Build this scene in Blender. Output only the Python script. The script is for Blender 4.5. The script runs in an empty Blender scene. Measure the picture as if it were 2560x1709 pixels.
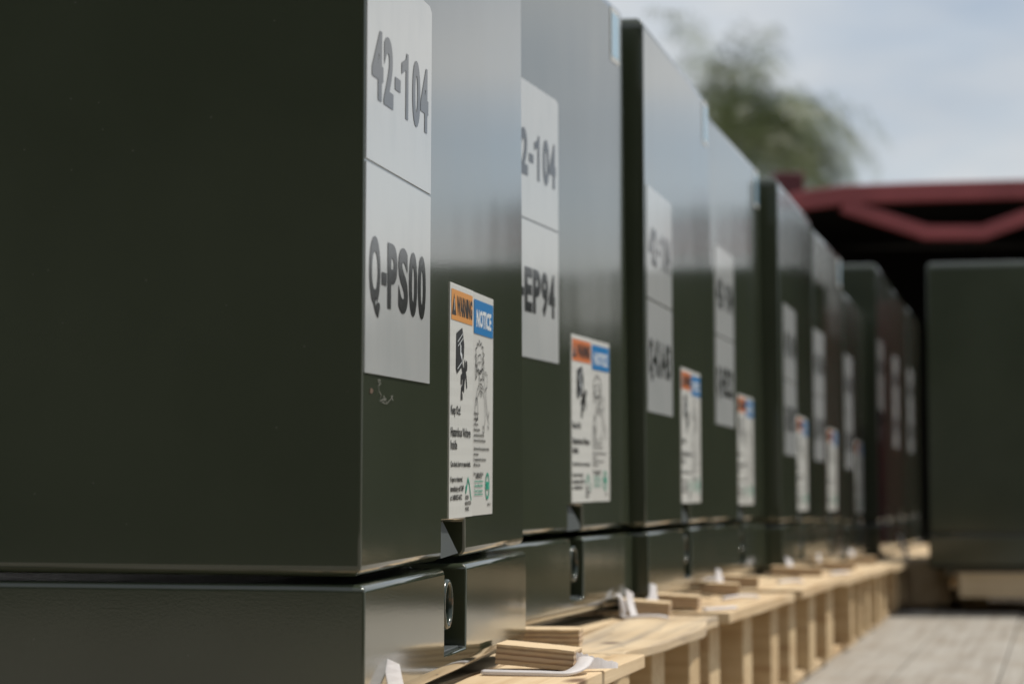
import bpy, bmesh, math, random
from mathutils import Vector, Matrix
random.seed(7)
SC = bpy.context.scene
COL = SC.collection
CAMZ = 1.75                       # eye height above the ground; the loading platform is 1.34 m high
PI = math.pi

# ------------------------------------------------------------------ camera
cam_d = bpy.data.cameras.new('camera'); cam = bpy.data.objects.new('camera', cam_d); COL.objects.link(cam)
F_ = Vector((0, 0.998113, 0.061401)); R_ = Vector((0.999997, 0.000138, -0.00225)); U_ = Vector((0.002254, -0.061401, 0.998111))
cam.matrix_world = Matrix(((R_.x, U_.x, -F_.x, 0), (R_.y, U_.y, -F_.y, 0), (R_.z, U_.z, -F_.z, CAMZ), (0, 0, 0, 1)))
cam_d.lens = 90.0; cam_d.sensor_width = 36.0; cam_d.clip_start = 0.05; cam_d.clip_end = 2000
cam_d.dof.use_dof = True; cam_d.dof.focus_distance = 2.72; cam_d.dof.aperture_fstop = 6.0; cam_d.dof.aperture_blades = 0
SC.camera = cam

# ------------------------------------------------------------------ sky, sun, exposure
SUN_AZ, SUN_EL = math.radians(66), math.radians(62)     # azimuth clockwise from +Y
SKYLOC = (8.8, 2.5, 3.3)
SKYTINT = (0.86, 0.92, 0.96, 1)
world = bpy.data.worlds.new('World'); SC.world = world; world.use_nodes = True
nt = world.node_tree; nt.nodes.clear()
def N(nt, t, **k):
    n = nt.nodes.new(t)
    for a, v in k.items():
        if a in n.inputs: n.inputs[a].default_value = v
        else: setattr(n, a, v)
    return n
out = N(nt, 'ShaderNodeOutputWorld'); bg = N(nt, 'ShaderNodeBackground'); bg.inputs['Strength'].default_value = 0.1
sky = N(nt, 'ShaderNodeTexSky'); sky.sky_type = 'NISHITA'; sky.sun_disc = False
sky.sun_elevation = SUN_EL; sky.sun_rotation = SUN_AZ; sky.air_density = 1.0; sky.dust_density = 0.6; sky.ozone_density = 1.5
tc = N(nt, 'ShaderNodeTexCoord')
mp = N(nt, 'ShaderNodeMapping'); mp.inputs['Scale'].default_value = (3.2, 3.2, 9.0); mp.inputs['Location'].default_value = SKYLOC
nz = N(nt, 'ShaderNodeTexNoise'); nz.inputs['Scale'].default_value = 1.35; nz.inputs['Detail'].default_value = 6; nz.inputs['Roughness'].default_value = 0.5
rp = N(nt, 'ShaderNodeValToRGB'); rp.color_ramp.elements[0].position = 0.40; rp.color_ramp.elements[0].color = (0.52, 0.52, 0.52, 1); rp.color_ramp.elements[1].position = 0.60
nz2 = N(nt, 'ShaderNodeTexNoise'); nz2.inputs['Scale'].default_value = 2.1; nz2.inputs['Detail'].default_value = 4
rp2 = N(nt, 'ShaderNodeValToRGB')
rp2.color_ramp.elements[0].position = 0.35; rp2.color_ramp.elements[0].color = (5.3, 5.7, 6.2, 1)
rp2.color_ramp.elements[1].position = 0.68; rp2.color_ramp.elements[1].color = (7.3, 7.4, 7.4, 1)
mx = N(nt, 'ShaderNodeMix'); mx.data_type = 'RGBA'
L = nt.links.new
L(tc.outputs['Generated'], mp.inputs['Vector']); L(mp.outputs['Vector'], nz.inputs['Vector']); L(mp.outputs['Vector'], nz2.inputs['Vector'])
L(nz.outputs['Fac'], rp.inputs['Fac']); L(nz2.outputs['Fac'], rp2.inputs['Fac'])
tint = N(nt, 'ShaderNodeMix'); tint.data_type = 'RGBA'; tint.blend_type = 'MULTIPLY'; tint.inputs['Factor'].default_value = 1; tint.inputs['B'].default_value = SKYTINT
L(sky.outputs['Color'], tint.inputs['A'])
L(rp.outputs['Color'], mx.inputs['Factor']); L(tint.outputs['Result'], mx.inputs['A']); L(rp2.outputs['Color'], mx.inputs['B'])
# pale band of haze low over the horizon
sp = N(nt, 'ShaderNodeSeparateXYZ'); L(tc.outputs['Generated'], sp.inputs[0])
mr = N(nt, 'ShaderNodeMapRange'); mr.inputs['From Min'].default_value = 0.120; mr.inputs['From Max'].default_value = 0.075; mr.inputs['To Max'].default_value = 0.9; mr.interpolation_type = 'SMOOTHSTEP'
L(sp.outputs['Z'], mr.inputs['Value'])
hz = N(nt, 'ShaderNodeMix'); hz.data_type = 'RGBA'; hz.inputs['B'].default_value = (6.0, 5.9, 5.7, 1)
L(mr.outputs['Result'], hz.inputs['Factor']); L(mx.outputs['Result'], hz.inputs['A'])
L(hz.outputs['Result'], bg.inputs['Color']); L(bg.outputs['Background'], out.inputs['Surface'])

sd = bpy.data.lights.new('sun', 'SUN'); sd.energy = 4.0; sd.angle = math.radians(0.6); sd.color = (1.0, 0.95, 0.87)
so = bpy.data.objects.new('sun', sd); COL.objects.link(so)
dirv = Vector((math.sin(SUN_AZ) * math.cos(SUN_EL), math.cos(SUN_AZ) * math.cos(SUN_EL), math.sin(SUN_EL)))
so.rotation_euler = (-dirv).to_track_quat('-Z', 'Y').to_euler(); so.location = (0, 0, 20)
vs = SC.view_settings; SC.display_settings.display_device = 'sRGB'
vs.view_transform = 'Standard'; vs.look = 'None'; vs.exposure = 0; vs.gamma = 1
SC.render.engine = 'CYCLES'
SC.cycles.use_denoising = True
SC.cycles.max_bounces = 8; SC.cycles.caustics_reflective = False; SC.cycles.caustics_refractive = False

# ------------------------------------------------------------------ materials
def mat(name, col, rough=0.5, spec=0.5, metal=0.0, coat=0.0):
    m = bpy.data.materials.new(name); m.use_nodes = True
    b = m.node_tree.nodes['Principled BSDF']
    b.inputs['Base Color'].default_value = (*col, 1); b.inputs['Roughness'].default_value = rough
    b.inputs['Specular IOR Level'].default_value = spec; b.inputs['Metallic'].default_value = metal
    b.inputs['Coat Weight'].default_value = coat; b.inputs['Coat Roughness'].default_value = 0.08
    return m, m.node_tree, b
def vary(nt, b, c1, c2, scale, stretch=(1, 1, 1), detail=5, lo=0.35, hi=0.65, coord='Object', rand=0.0, rough=None):
    t = N(nt, 'ShaderNodeTexCoord'); mpn = N(nt, 'ShaderNodeMapping'); mpn.inputs['Scale'].default_value = stretch
    n = N(nt, 'ShaderNodeTexNoise'); n.inputs['Scale'].default_value = scale; n.inputs['Detail'].default_value = detail
    r = N(nt, 'ShaderNodeValToRGB')
    r.color_ramp.elements[0].position = lo; r.color_ramp.elements[1].position = hi
    r.color_ramp.elements[0].color = (*c1, 1); r.color_ramp.elements[1].color = (*c2, 1)
    L = nt.links.new
    L(t.outputs[coord], mpn.inputs['Vector'])
    if rand:
        oi = N(nt, 'ShaderNodeObjectInfo'); mu = N(nt, 'ShaderNodeMath'); mu.operation = 'MULTIPLY'; mu.inputs[1].default_value = rand
        L(oi.outputs['Random'], mu.inputs[0]); L(mu.outputs[0], mpn.inputs['Location'])
    L(mpn.outputs['Vector'], n.inputs['Vector']); L(n.outputs['Fac'], r.inputs['Fac'])
    L(r.outputs['Color'], b.inputs['Base Color'])
    return mpn, n, r
def bump(nt, b, scale, strength, dist=0.001, stretch=(1, 1, 1), detail=2, prev=None):
    t = N(nt, 'ShaderNodeTexCoord'); mpn = N(nt, 'ShaderNodeMapping'); mpn.inputs['Scale'].default_value = stretch
    n = N(nt, 'ShaderNodeTexNoise'); n.inputs['Scale'].default_value = scale; n.inputs['Detail'].default_value = detail
    bp = N(nt, 'ShaderNodeBump'); bp.inputs['Strength'].default_value = strength; bp.inputs['Distance'].default_value = dist
    nt.links.new(t.outputs['Object'], mpn.inputs['Vector']); nt.links.new(mpn.outputs['Vector'], n.inputs['Vector'])
    nt.links.new(n.outputs['Fac'], bp.inputs['Height'])
    if prev: nt.links.new(prev.outputs['Normal'], bp.inputs['Normal'])
    nt.links.new(bp.outputs['Normal'], b.inputs['Normal'])
    if b.inputs['Coat Weight'].default_value > 0: nt.links.new(bp.outputs['Normal'], b.inputs['Coat Normal'])
    return bp

PAINT, t_, b_ = mat('green_paint', (0.026, 0.033, 0.024), 0.13, coat=0.6)
b_.inputs['Coat Roughness'].default_value = 0.045
vary(t_, b_, (0.036, 0.045, 0.028), (0.046, 0.056, 0.036), 3, rough=None)
# tiny dust specks
vo = N(t_, 'ShaderNodeTexVoronoi'); vo.inputs['Scale'].default_value = 55; tcn = N(t_, 'ShaderNodeTexCoord'); t_.links.new(tcn.outputs['Object'], vo.inputs['Vector'])
ns = N(t_, 'ShaderNodeTexNoise'); ns.inputs['Scale'].default_value = 9; t_.links.new(tcn.outputs['Object'], ns.inputs['Vector'])
def lt(a, bb):
    n = N(t_, 'ShaderNodeMath'); n.operation = 'LESS_THAN'; t_.links.new(a, n.inputs[0]); n.inputs[1].default_value = bb; return n.outputs[0]
sm = N(t_, 'ShaderNodeMath'); sm.operation = 'MULTIPLY'; t_.links.new(lt(vo.outputs['Distance'], 0.055), sm.inputs[0]); t_.links.new(lt(ns.outputs['Fac'], 0.45), sm.inputs[1])
sm2 = N(t_, 'ShaderNodeMix'); sm2.data_type = 'RGBA'; src = b_.inputs['Base Color'].links[0].from_socket
t_.links.new(src, sm2.inputs['A']); sm2.inputs['B'].default_value = (0.085, 0.09, 0.075, 1); t_.links.new(sm.outputs[0], sm2.inputs['Factor']); t_.links.new(sm2.outputs['Result'], b_.inputs['Base Color'])
p1 = bump(t_, b_, 5.0, 0.35, 0.0022, (1, 1, 0.5), 1)
bump(t_, b_, 420, 0.17, 0.0002, prev=p1)
SIGN, t_, b_ = mat('sign_vinyl', (0.47, 0.48, 0.47), 0.10)
vary(t_, b_, (0.43, 0.455, 0.46), (0.47, 0.49, 0.495), 7, (2, 1, 1), 6, 0.3, 0.55)
p1 = bump(t_, b_, 9.0, 0.25, 0.0015, (1, 1, 0.5), 1)
p1 = bump(t_, b_, 14, 0.22, 0.0004, (2.0, 1, 0.5), 1, prev=p1)
bump(t_, b_, 260, 0.16, 0.00018, prev=p1)
INK, t_, b_ = mat('black_ink', (0.012, 0.013, 0.014), 0.13)
bump(t_, b_, 260, 0.16, 0.00018)
# reflective decal sheet with faint rows of dashes
DECAL, t_, b_ = mat('decal_sheet', (0.62, 0.63, 0.60), 0.35)
tcn = N(t_, 'ShaderNodeTexCoord'); sx = N(t_, 'ShaderNodeSeparateXYZ'); t_.links.new(tcn.outputs['Object'], sx.inputs[0])
def mth(nt, op, a, bb=None):
    n = N(nt, 'ShaderNodeMath'); n.operation = op
    for i, v in enumerate((a, bb)):
        if v is None: continue
        if isinstance(v, (int, float)): n.inputs[i].default_value = v
        else: nt.links.new(v, n.inputs[i])
    return n.outputs[0]
dx = mth(t_, 'LESS_THAN', mth(t_, 'FRACT', mth(t_, 'MULTIPLY', sx.outputs['X'], 110.0)), 0.22)
dz = mth(t_, 'LESS_THAN', mth(t_, 'FRACT', mth(t_, 'MULTIPLY', sx.outputs['Z'], 62.0)), 0.55)
dm = mth(t_, 'MULTIPLY', mth(t_, 'MULTIPLY', dx, dz), 0.45)
mxn = N(t_, 'ShaderNodeMix'); mxn.data_type = 'RGBA'; mxn.inputs['A'].default_value = (0.60, 0.61, 0.585, 1); mxn.inputs['B'].default_value = (0.36, 0.37, 0.35, 1)
t_.links.new(dm, mxn.inputs['Factor']); t_.links.new(mxn.outputs['Result'], b_.inputs['Base Color'])
DECALP, _, _ = mat('decal_plain', (0.56, 0.565, 0.54), 0.35)
ORANGE, _, _ = mat('faded_orange', (0.62, 0.27, 0.06), 0.35)
ORANGE2, _, _ = mat('red_orange', (0.60, 0.17, 0.05), 0.35)
BLUE, _, _ = mat('notice_blue', (0.0, 0.16, 0.42), 0.35)
BLUEL, _, _ = mat('light_blue', (0.27, 0.45, 0.58), 0.15)
TEAL, _, _ = mat('teal_ink', (0.01, 0.30, 0.20), 0.35)
DINK, _, _ = mat('decal_ink', (0.012, 0.012, 0.012), 0.4)
WINK, _, _ = mat('white_ink', (0.62, 0.66, 0.68), 0.4)
STEEL, t_, b_ = mat('latch_steel', (0.07, 0.08, 0.08), 0.4, 0.35)
bump(t_, b_, 80, 0.2, 0.001)
RUST, t_, b_ = mat('ring_paint', (0.03, 0.04, 0.03), 0.2)
vary(t_, b_, (0.028, 0.04, 0.032), (0.20, 0.10, 0.045), 45, lo=0.55, hi=0.68)

def wood(name, light, dark, stretch=(1.2, 28, 28), rough=0.75, knots=True, scale=1.6):
    m, nt, b = mat(name, light, rough, 0.3)
    mpn, n, r = vary(nt, b, dark, light, scale, stretch, 7, 0.30, 0.62, rand=9.0)
    el = r.color_ramp.elements.new(0.45); el.color = tuple((a * 0.35 + c * 0.65) for a, c in zip(dark, light)) + (1,)
    # broad tint shifts and knots
    t = N(nt, 'ShaderNodeTexCoord'); oi = N(nt, 'ShaderNodeObjectInfo')
    n2 = N(nt, 'ShaderNodeTexNoise'); n2.inputs['Scale'].default_value = 5; n2.inputs['Detail'].default_value = 3
    mp2 = N(nt, 'ShaderNodeMapping'); mp2.inputs['Scale'].default_value = (0.8, 2.5, 2.5)
    nt.links.new(t.outputs['Object'], mp2.inputs['Vector']); nt.links.new(oi.outputs['Random'], mp2.inputs['Location']); nt.links.new(mp2.outputs['Vector'], n2.inputs['Vector'])
    mxx = N(nt, 'ShaderNodeMix'); mxx.data_type = 'RGBA'; mxx.blend_type = 'MULTIPLY'
    r2 = N(nt, 'ShaderNodeValToRGB'); r2.color_ramp.elements[0].position = 0.3; r2.color_ramp.elements[0].color = (0.84, 0.80, 0.75, 1); r2.color_ramp.elements[1].position = 0.6
    nt.links.new(n2.outputs['Fac'], r2.inputs['Fac']); mxx.inputs['Factor'].default_value = 1
    nt.links.new(r.outputs['Color'], mxx.inputs['A']); nt.links.new(r2.outputs['Color'], mxx.inputs['B'])
    res = mxx.outputs['Result']
    if knots:
        vo = N(nt, 'ShaderNodeTexVoronoi'); vo.inputs['Scale'].default_value = 3.2
        mp3 = N(nt, 'ShaderNodeMapping'); mp3.inputs['Scale'].default_value = (0.9, 2.2, 2.2)
        nt.links.new(t.outputs['Object'], mp3.inputs['Vector']); nt.links.new(oi.outputs['Random'], mp3.inputs['Location']); nt.links.new(mp3.outputs['Vector'], vo.inputs['Vector'])
        r3 = N(nt, 'ShaderNodeValToRGB'); r3.color_ramp.elements[0].position = 0.05; r3.color_ramp.elements[0].color = (1, 1, 1, 1)
        r3.color_ramp.elements[1].position = 0.13; r3.color_ramp.elements[1].color = (0, 0, 0, 1)
        nt.links.new(vo.outputs['Distance'], r3.inputs['Fac'])
        mk = N(nt, 'ShaderNodeMix'); mk.data_type = 'RGBA'; mk.inputs['B'].default_value = (dark[0] * .35, dark[1] * .3, dark[2] * .3, 1)
        nt.links.new(r3.outputs['Color'], mk.inputs['Factor']); nt.links.new(res, mk.inputs['A']); res = mk.outputs['Result']
    nt.links.new(res, b.inputs['Base Color'])
    bump(nt, b, scale * 3, 0.35, 0.002, stretch, 5)
    return m
PINE = wood('pine', (0.68, 0.53, 0.34), (0.52, 0.36, 0.20))
PINEY = wood('pine_block', (0.62, 0.48, 0.29), (0.46, 0.31, 0.17), stretch=(28, 1.2, 28))
STAIN = wood('stained_pine', (0.66, 0.52, 0.34), (0.38, 0.31, 0.23))
GREYW = wood('weathered_plank', (0.36, 0.335, 0.295), (0.25, 0.222, 0.185), stretch=(0.7, 22, 22), knots=False)
# plywood with visible plies
NAIL, _, _ = mat('nail_steel', (0.09, 0.08, 0.07), 0.5)
PLY, t_, b_ = mat('plywood', (0.6, 0.45, 0.28), 0.8, 0.3)
tcn = N(t_, 'ShaderNodeTexCoord'); sx = N(t_, 'ShaderNodeSeparateXYZ'); t_.links.new(tcn.outputs['Object'], sx.inputs[0])
nn = N(t_, 'ShaderNodeTexNoise'); nn.inputs['Scale'].default_value = 60; nn.inputs['Detail'].default_value = 4
mpn = N(t_, 'ShaderNodeMapping'); mpn.inputs['Scale'].default_value = (1, 1, 6)
t_.links.new(tcn.outputs['Object'], mpn.inputs['Vector']); t_.links.new(mpn.outputs['Vector'], nn.inputs['Vector'])
zz = mth(t_, 'ADD', mth(t_, 'DIVIDE', sx.outputs['Z'], 0.0235), mth(t_, 'MULTIPLY', mth(t_, 'SUBTRACT', nn.outputs['Fac'], 0.5), 0.10))
rr = N(t_, 'ShaderNodeValToRGB'); t_.links.new(zz, rr.inputs['Fac'])
cr = rr.color_ramp; cr.elements[0].position = 0; cr.elements[0].color = (.36, .24, .14, 1); cr.elements[1].position = 1; cr.elements[1].color = (.64, .49, .31, 1)
for p, cc in ((.06, (.50, .38, .25)), (.20, (.52, .40, .27)), (.23, (.24, .16, .10)), (.30, (.36, .26, .17)), (.34, (.50, .38, .26)), (.48, (.54, .41, .28)), (.51, (.23, .15, .10)), (.60, (.36, .26, .17)), (.64, (.52, .39, .26)), (.75, (.47, .36, .24)), (.78, (.26, .18, .11)), (.86, (.38, .28, .18)), (.90, (.62, .47, .30))):
    e = cr.elements.new(p); e.color = (*cc, 1)
t_.links.new(rr.outputs['Color'], b_.inputs['Base Color']); bump(t_, b_, 140, 0.5, 0.0015, (1, 1, 5), 4)
WHITEP, t_, b_ = mat('white_strapping', (0.86, 0.84, 0.85), 0.4); bump(t_, b_, 300, 0.3, 0.001, (1, 8, 8))
tr = N(t_, 'ShaderNodeBsdfTranslucent'); tr.inputs['Color'].default_value = (0.85, 0.82, 0.80, 1); ms = N(t_, 'ShaderNodeMixShader'); ms.inputs[0].default_value = 0.4
t_.links.new(b_.outputs[0], ms.inputs[1]); t_.links.new(tr.outputs[0], ms.inputs[2]); t_.links.new(ms.outputs[0], t_.nodes['Material Output'].inputs['Surface'])
LEAFM, _, _ = mat('dry_leaf', (0.32, 0.22, 0.05), 0.6)
REDM, t_, b_ = mat('red_steel', (0.22, 0.04, 0.045), 0.5); vary(t_, b_, (0.18, 0.034, 0.038), (0.27, 0.055, 0.06), 1.6, detail=8)
DARKR, _, _ = mat('dark_red', (0.10, 0.014, 0.018), 0.5)
DARKM, _, _ = mat('shade_black', (0.010, 0.009, 0.008), 0.9, 0.1)  # near-black colour stands in for the deep shade under the canopy
GRAVEL, t_, b_ = mat('gravel', (0.33, 0.29, 0.24), 0.9, 0.2); vary(t_, b_, (0.24, 0.21, 0.17), (0.42, 0.38, 0.32), 14, detail=8, coord='Object'); bump(t_, b_, 60, 0.6, 0.02, detail=6)
FROND, t_, b_ = mat('palm_leaf', (0.07, 0.10, 0.03), 0.45); vary(t_, b_, (0.055, 0.085, 0.022), (0.16, 0.19, 0.06), 2.0)
BARK, t_, b_ = mat('palm_bark', (0.2, 0.16, 0.12), 0.9); vary(t_, b_, (0.12, 0.10, 0.08), (0.24, 0.2, 0.16), 6, (1, 1, 8))

# ------------------------------------------------------------------ helpers
class MB:
    def __init__(s): s.v = []; s.f = []
    def add(s, vs, fs):
        o = len(s.v); s.v += [tuple(v) for v in vs]; s.f += [tuple(i + o for i in f) for f in fs]; return s
    def box(s, x0, x1, y0, y1, z0, z1):
        return s.add([(x0, y0, z0), (x1, y0, z0), (x1, y1, z0), (x0, y1, z0), (x0, y0, z1), (x1, y0, z1), (x1, y1, z1), (x0, y1, z1)],
                     [(0, 3, 2, 1), (4, 5, 6, 7), (0, 1, 5, 4), (1, 2, 6, 5), (2, 3, 7, 6), (3, 0, 4, 7)])
    def poly(s, pts): return s.add(pts, [tuple(range(len(pts)))])
    def mesh(s, name):
        me = bpy.data.meshes.new(name); me.from_pydata(s.v, [], s.f); me.update(); return me
def link(name, me, m, parent=None):
    o = bpy.data.objects.new(name, me); COL.objects.link(o)
    if me is not None and m is not None and not me.materials: me.materials.append(m)
    if parent is not None: o.parent = parent
    return o
def tag(o, label=None, cat=None, group=None, kind=None):
    for k, v in (('label', label), ('category', cat), ('group', group), ('kind', kind)):
        if v: o[k] = v
    return o
def bevel(me, off, seg=2, ang=0.6, smooth=True):
    bm = bmesh.new(); bm.from_mesh(me)
    bmesh.ops.recalc_face_normals(bm, faces=bm.faces)
    ed = [e for e in bm.edges if len(e.link_faces) == 2 and e.calc_face_angle(0) > ang]
    big = set(bm.faces)
    r = bmesh.ops.bevel(bm, geom=ed, offset=off, segments=seg, affect='EDGES', profile=0.5, clamp_overlap=True)
    if smooth:
        for f in r['faces']: f.smooth = True
    bm.to_mesh(me); bm.free(); me.update(); return me
def boxmesh(name, x0, x1, y0, y1, z0, z1, off=0.002, seg=2):
    return bevel(MB().box(x0, x1, y0, y1, z0, z1).mesh(name), off, seg)

# text to flat geometry in the x-z plane, facing -y
_tc = {}
def glyphs(s, bold=0.0, res=3):
    k = (s, bold, res)
    if k in _tc: return _tc[k]
    cu = bpy.data.curves.new('t', 'FONT'); cu.body = s; cu.size = 1; cu.resolution_u = res; cu.offset = bold; cu.fill_mode = 'FRONT' if False else 'BOTH'
    ob = bpy.data.objects.new('t', cu); COL.objects.link(ob)
    dg = bpy.context.evaluated_depsgraph_get(); dg.update()
    me = ob.evaluated_get(dg).to_mesh()
    vs = [(v.co.x, v.co.y) for v in me.vertices]; fs = [tuple(p.vertices) for p in me.polygons if p.normal.z > 0]
    ob.evaluated_get(dg).to_mesh_clear(); bpy.data.objects.remove(ob); bpy.data.curves.remove(cu)
    _tc[k] = (vs, fs); return vs, fs
def put_text(mb, s, x0, x1, z0, cap, y, bold=0.0, res=3):
    """x0..x1 width of the string, z0 baseline, cap = height of the capitals"""
    vs, fs = glyphs(s, bold, res)
    hv, _ = glyphs('H', bold, res); ch = max(v[1] for v in hv); b0 = min(v[1] for v in hv)
    ax = min(v[0] for v in vs); bx = max(v[0] for v in vs)
    sxx = (x1 - x0) / (bx - ax); sz = cap / (ch - b0)
    mb.add([(x0 + (v[0] - ax) * sxx, y, z0 + (v[1] - b0) * sz) for v in vs], fs)
def rect(mb, x0, x1, z0, z1, y): mb.poly([(x0, y, z0), (x1, y, z0), (x1, y, z1), (x0, y, z1)])
def stroke(mb, pts, w, y):
    for (a, b) in zip(pts[:-1], pts[1:]):
        d = Vector((b[0] - a[0], b[1] - a[1])); 
        if d.length < 1e-6: continue
        d.normalize(); n = Vector((-d.y, d.x)) * w / 2; e = d * w * 0.3
        mb.poly([(a[0] - e.x - n.x, y, a[1] - e.y - n.y), (b[0] + e.x - n.x, y, b[1] + e.y - n.y), (b[0] + e.x + n.x, y, b[1] + e.y + n.y), (a[0] - e.x + n.x, y, a[1] - e.y + n.y)])
def sweep(pts, rx, rz, n=10, closed=False, cap=True):
    """elliptical tube along pts"""
    mb = MB(); m = len(pts); rings = []
    for i, p in enumerate(pts):
        p = Vector(p); a = Vector(pts[max(i - 1, 0)]); b = Vector(pts[min(i + 1, m - 1)])
        t = (b - a).normalized(); s = t.cross(Vector((0, 0, 1)))
        if s.length < 1e-4: s = Vector((1, 0, 0))
        s.normalize(); u = s.cross(t).normalized()
        rings.append([p + s * rx * math.cos(2 * PI * k / n) + u * rz * math.sin(2 * PI * k / n) for k in range(n)])
    vs = [v for r in rings for v in r]; fs = []
    for i in range(m - 1):
        for k in range(n): fs.append((i * n + k, i * n + (k + 1) % n, (i + 1) * n + (k + 1) % n, (i + 1) * n + k))
    if cap: fs.append(tuple(range(n - 1, -1, -1))); fs.append(tuple((m - 1) * n + k for k in range(n)))
    mb.add(vs, fs); return mb
def smooth(me):
    for p in me.polygons: p.use_smooth = True
    return me

# ------------------------------------------------------------------ cabinet shells
# local frame of a cabinet: x along the row, y into the cabinet, z up, origin at the near lower front corner of its hood
W, D = 0.991, 0.95
def cells(xs, ys, zs, hole):
    """closed shell of a block of cells with some cells left out"""
    bm = bmesh.new(); vd = {}
    def V(i, j, k):
        if (i, j, k) not in vd: vd[(i, j, k)] = bm.verts.new((xs[i], ys[j], zs[k]))
        return vd[(i, j, k)]
    nx, ny, nz = len(xs) - 1, len(ys) - 1, len(zs) - 1
    sol = lambda i, j, k: 0 <= i < nx and 0 <= j < ny and 0 <= k < nz and (i, j, k) not in hole
    for i in range(nx):
        for j in range(ny):
            for k in range(nz):
                if not sol(i, j, k): continue
                for (d, q) in (((-1, 0, 0), ((0, 0, 0), (0, 0, 1), (0, 1, 1), (0, 1, 0))), ((1, 0, 0), ((1, 0, 0), (1, 1, 0), (1, 1, 1), (1, 0, 1))),
                               ((0, -1, 0), ((0, 0, 0), (1, 0, 0), (1, 0, 1), (0, 0, 1))), ((0, 1, 0), ((0, 1, 0), (0, 1, 1), (1, 1, 1), (1, 1, 0))),
                               ((0, 0, -1), ((0, 0, 0), (0, 1, 0), (1, 1, 0), (1, 0, 0))), ((0, 0, 1), ((0, 0, 1), (1, 0, 1), (1, 1, 1), (0, 1, 1)))):
                    if not sol(i + d[0], j + d[1], k + d[2]): bm.faces.new([V(i + a, j + b, k + c) for a, b, c in q])
    bmesh.ops.dissolve_limit(bm, angle_limit=0.01, verts=bm.verts, edges=bm.edges)
    return bm
def shell(name, xs, ys, zs, hole, r_top, r_edge, r_bot, taper=0.0):
    bm = cells(xs, ys, zs, hole); H = zs[-1]; x0, x1, y0, y1 = xs[0], xs[-1], ys[0], ys[-1]
    if taper:
        for v in bm.verts:
            t = (v.co.z - zs[0]) / (H - zs[0])
            if v.co.x > x1 - 1e-4: v.co.x -= taper * t
    def rnd(sel, r, seg):
        ed = [e for e in bm.edges if len(e.link_faces) == 2 and e.calc_face_angle(0) > 0.6 and sel(e)]
        res = bmesh.ops.bevel(bm, geom=ed, offset=r, segments=seg, affect='EDGES', profile=0.5, clamp_overlap=True)
        for f in res['faces']: f.smooth = True
    rnd(lambda e: all(v.co.z > H - 1e-4 for v in e.verts), r_top, 6)
    onside = lambda v: min(abs(v.co.x - x0), abs(v.co.x - x1) if not taper else 1, abs(v.co.y - y0), abs(v.co.y - y1)) < 1e-3
    rnd(lambda e: all(v.co.z < zs[0] + 1e-4 for v in e.verts) and all(onside(v) for v in e.verts), r_bot, 4)
    rnd(lambda e: True, r_edge, 3)
    me = bpy.data.meshes.new(name); bm.to_mesh(me); bm.free(); return me
n0, n1 = 0.405, 0.552
def lid_mesh(H, dn=0.0, Wd=W, taper=0.05):
    return shell('hood', [0, n0 + dn, n1 + dn * .6, Wd], [0, 0.05, D], [0, 0.042, H], {(1, 0, 0)}, 0.020, 0.003, 0.010, taper)
def base_mesh(dn=0.0, Wd=W):
    return shell('base', [0, n0 + dn, n1 - 0.012 + dn * .6, Wd], [-0.004, 0.06, D + 0.004], [-0.127, -0.100, -0.0070], {(1, 0, 1)}, 0.007, 0.0025, 0.017)
LID = {}
def get_lid(H, dn=0.0):
    if (H, dn) not in LID: LID[(H, dn)] = lid_mesh(H, dn); LID[(H, dn)].materials.append(PAINT)
    return LID[(H, dn)]
BASES = {}
def get_base(dn=0.0):
    if dn not in BASES: BASES[dn] = base_mesh(dn); BASES[dn].materials.append(PAINT)
    return BASES[dn]
SKID = MB().box(0.03, W - 0.03, 0.05, D - 0.05, -0.150, -0.120).mesh('skid'); SKID.materials.append(PAINT)
# latch wedge seen through the hood notch
LATCH = MB().add([(n0 + .001, .0008, .003), (n0 + .122, .0035, .005), (n0 + .122, .008, .005), (n0 + .001, .004, .003),
                  (n0 + .001, .0060, .038), (n0 + .050, .0080, .0415), (n0 + .050, .010, .0415), (n0 + .001, .009, .038)],
                 [(0, 3, 2, 1), (4, 5, 6, 7), (0, 1, 5, 4), (1, 2, 6, 5), (2, 3, 7, 6), (3, 0, 4, 7)]).mesh('latch'); LATCH.materials.append(STEEL)
# padlock collar in the base notch
def collar():
    mb = MB(); n = 28; prof = [(0.0205, -0.006), (0.0215, -0.0085), (0.0245, -0.0085), (0.026, -0.006), (0.026, 0.018), (0.0205, 0.018)]
    cx, cz = n0 + 0.036, -0.047
    for i in range(n):
        a = 2 * PI * i / n
        for r, y in prof: mb.v.append((cx + r * math.cos(a), y + 0.006, cz + r * math.sin(a) * 1.05))
    k = len(prof)
    for i in range(n):
        for j in range(k): mb.f.append((i * k + j, i * k + (j + 1) % k, ((i + 1) % n) * k + (j + 1) % k, ((i + 1) % n) * k + j))
    me = smooth(mb.mesh('lock_collar')); me.materials.append(RUST); return me
COLLAR = collar()
SHELF = boxmesh('notch_floor', n0 + .003, n1 - .016, 0.004, 0.055, -0.1005, -0.0975, 0.0008, 1); SHELF.materials.append(STEEL)

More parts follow.
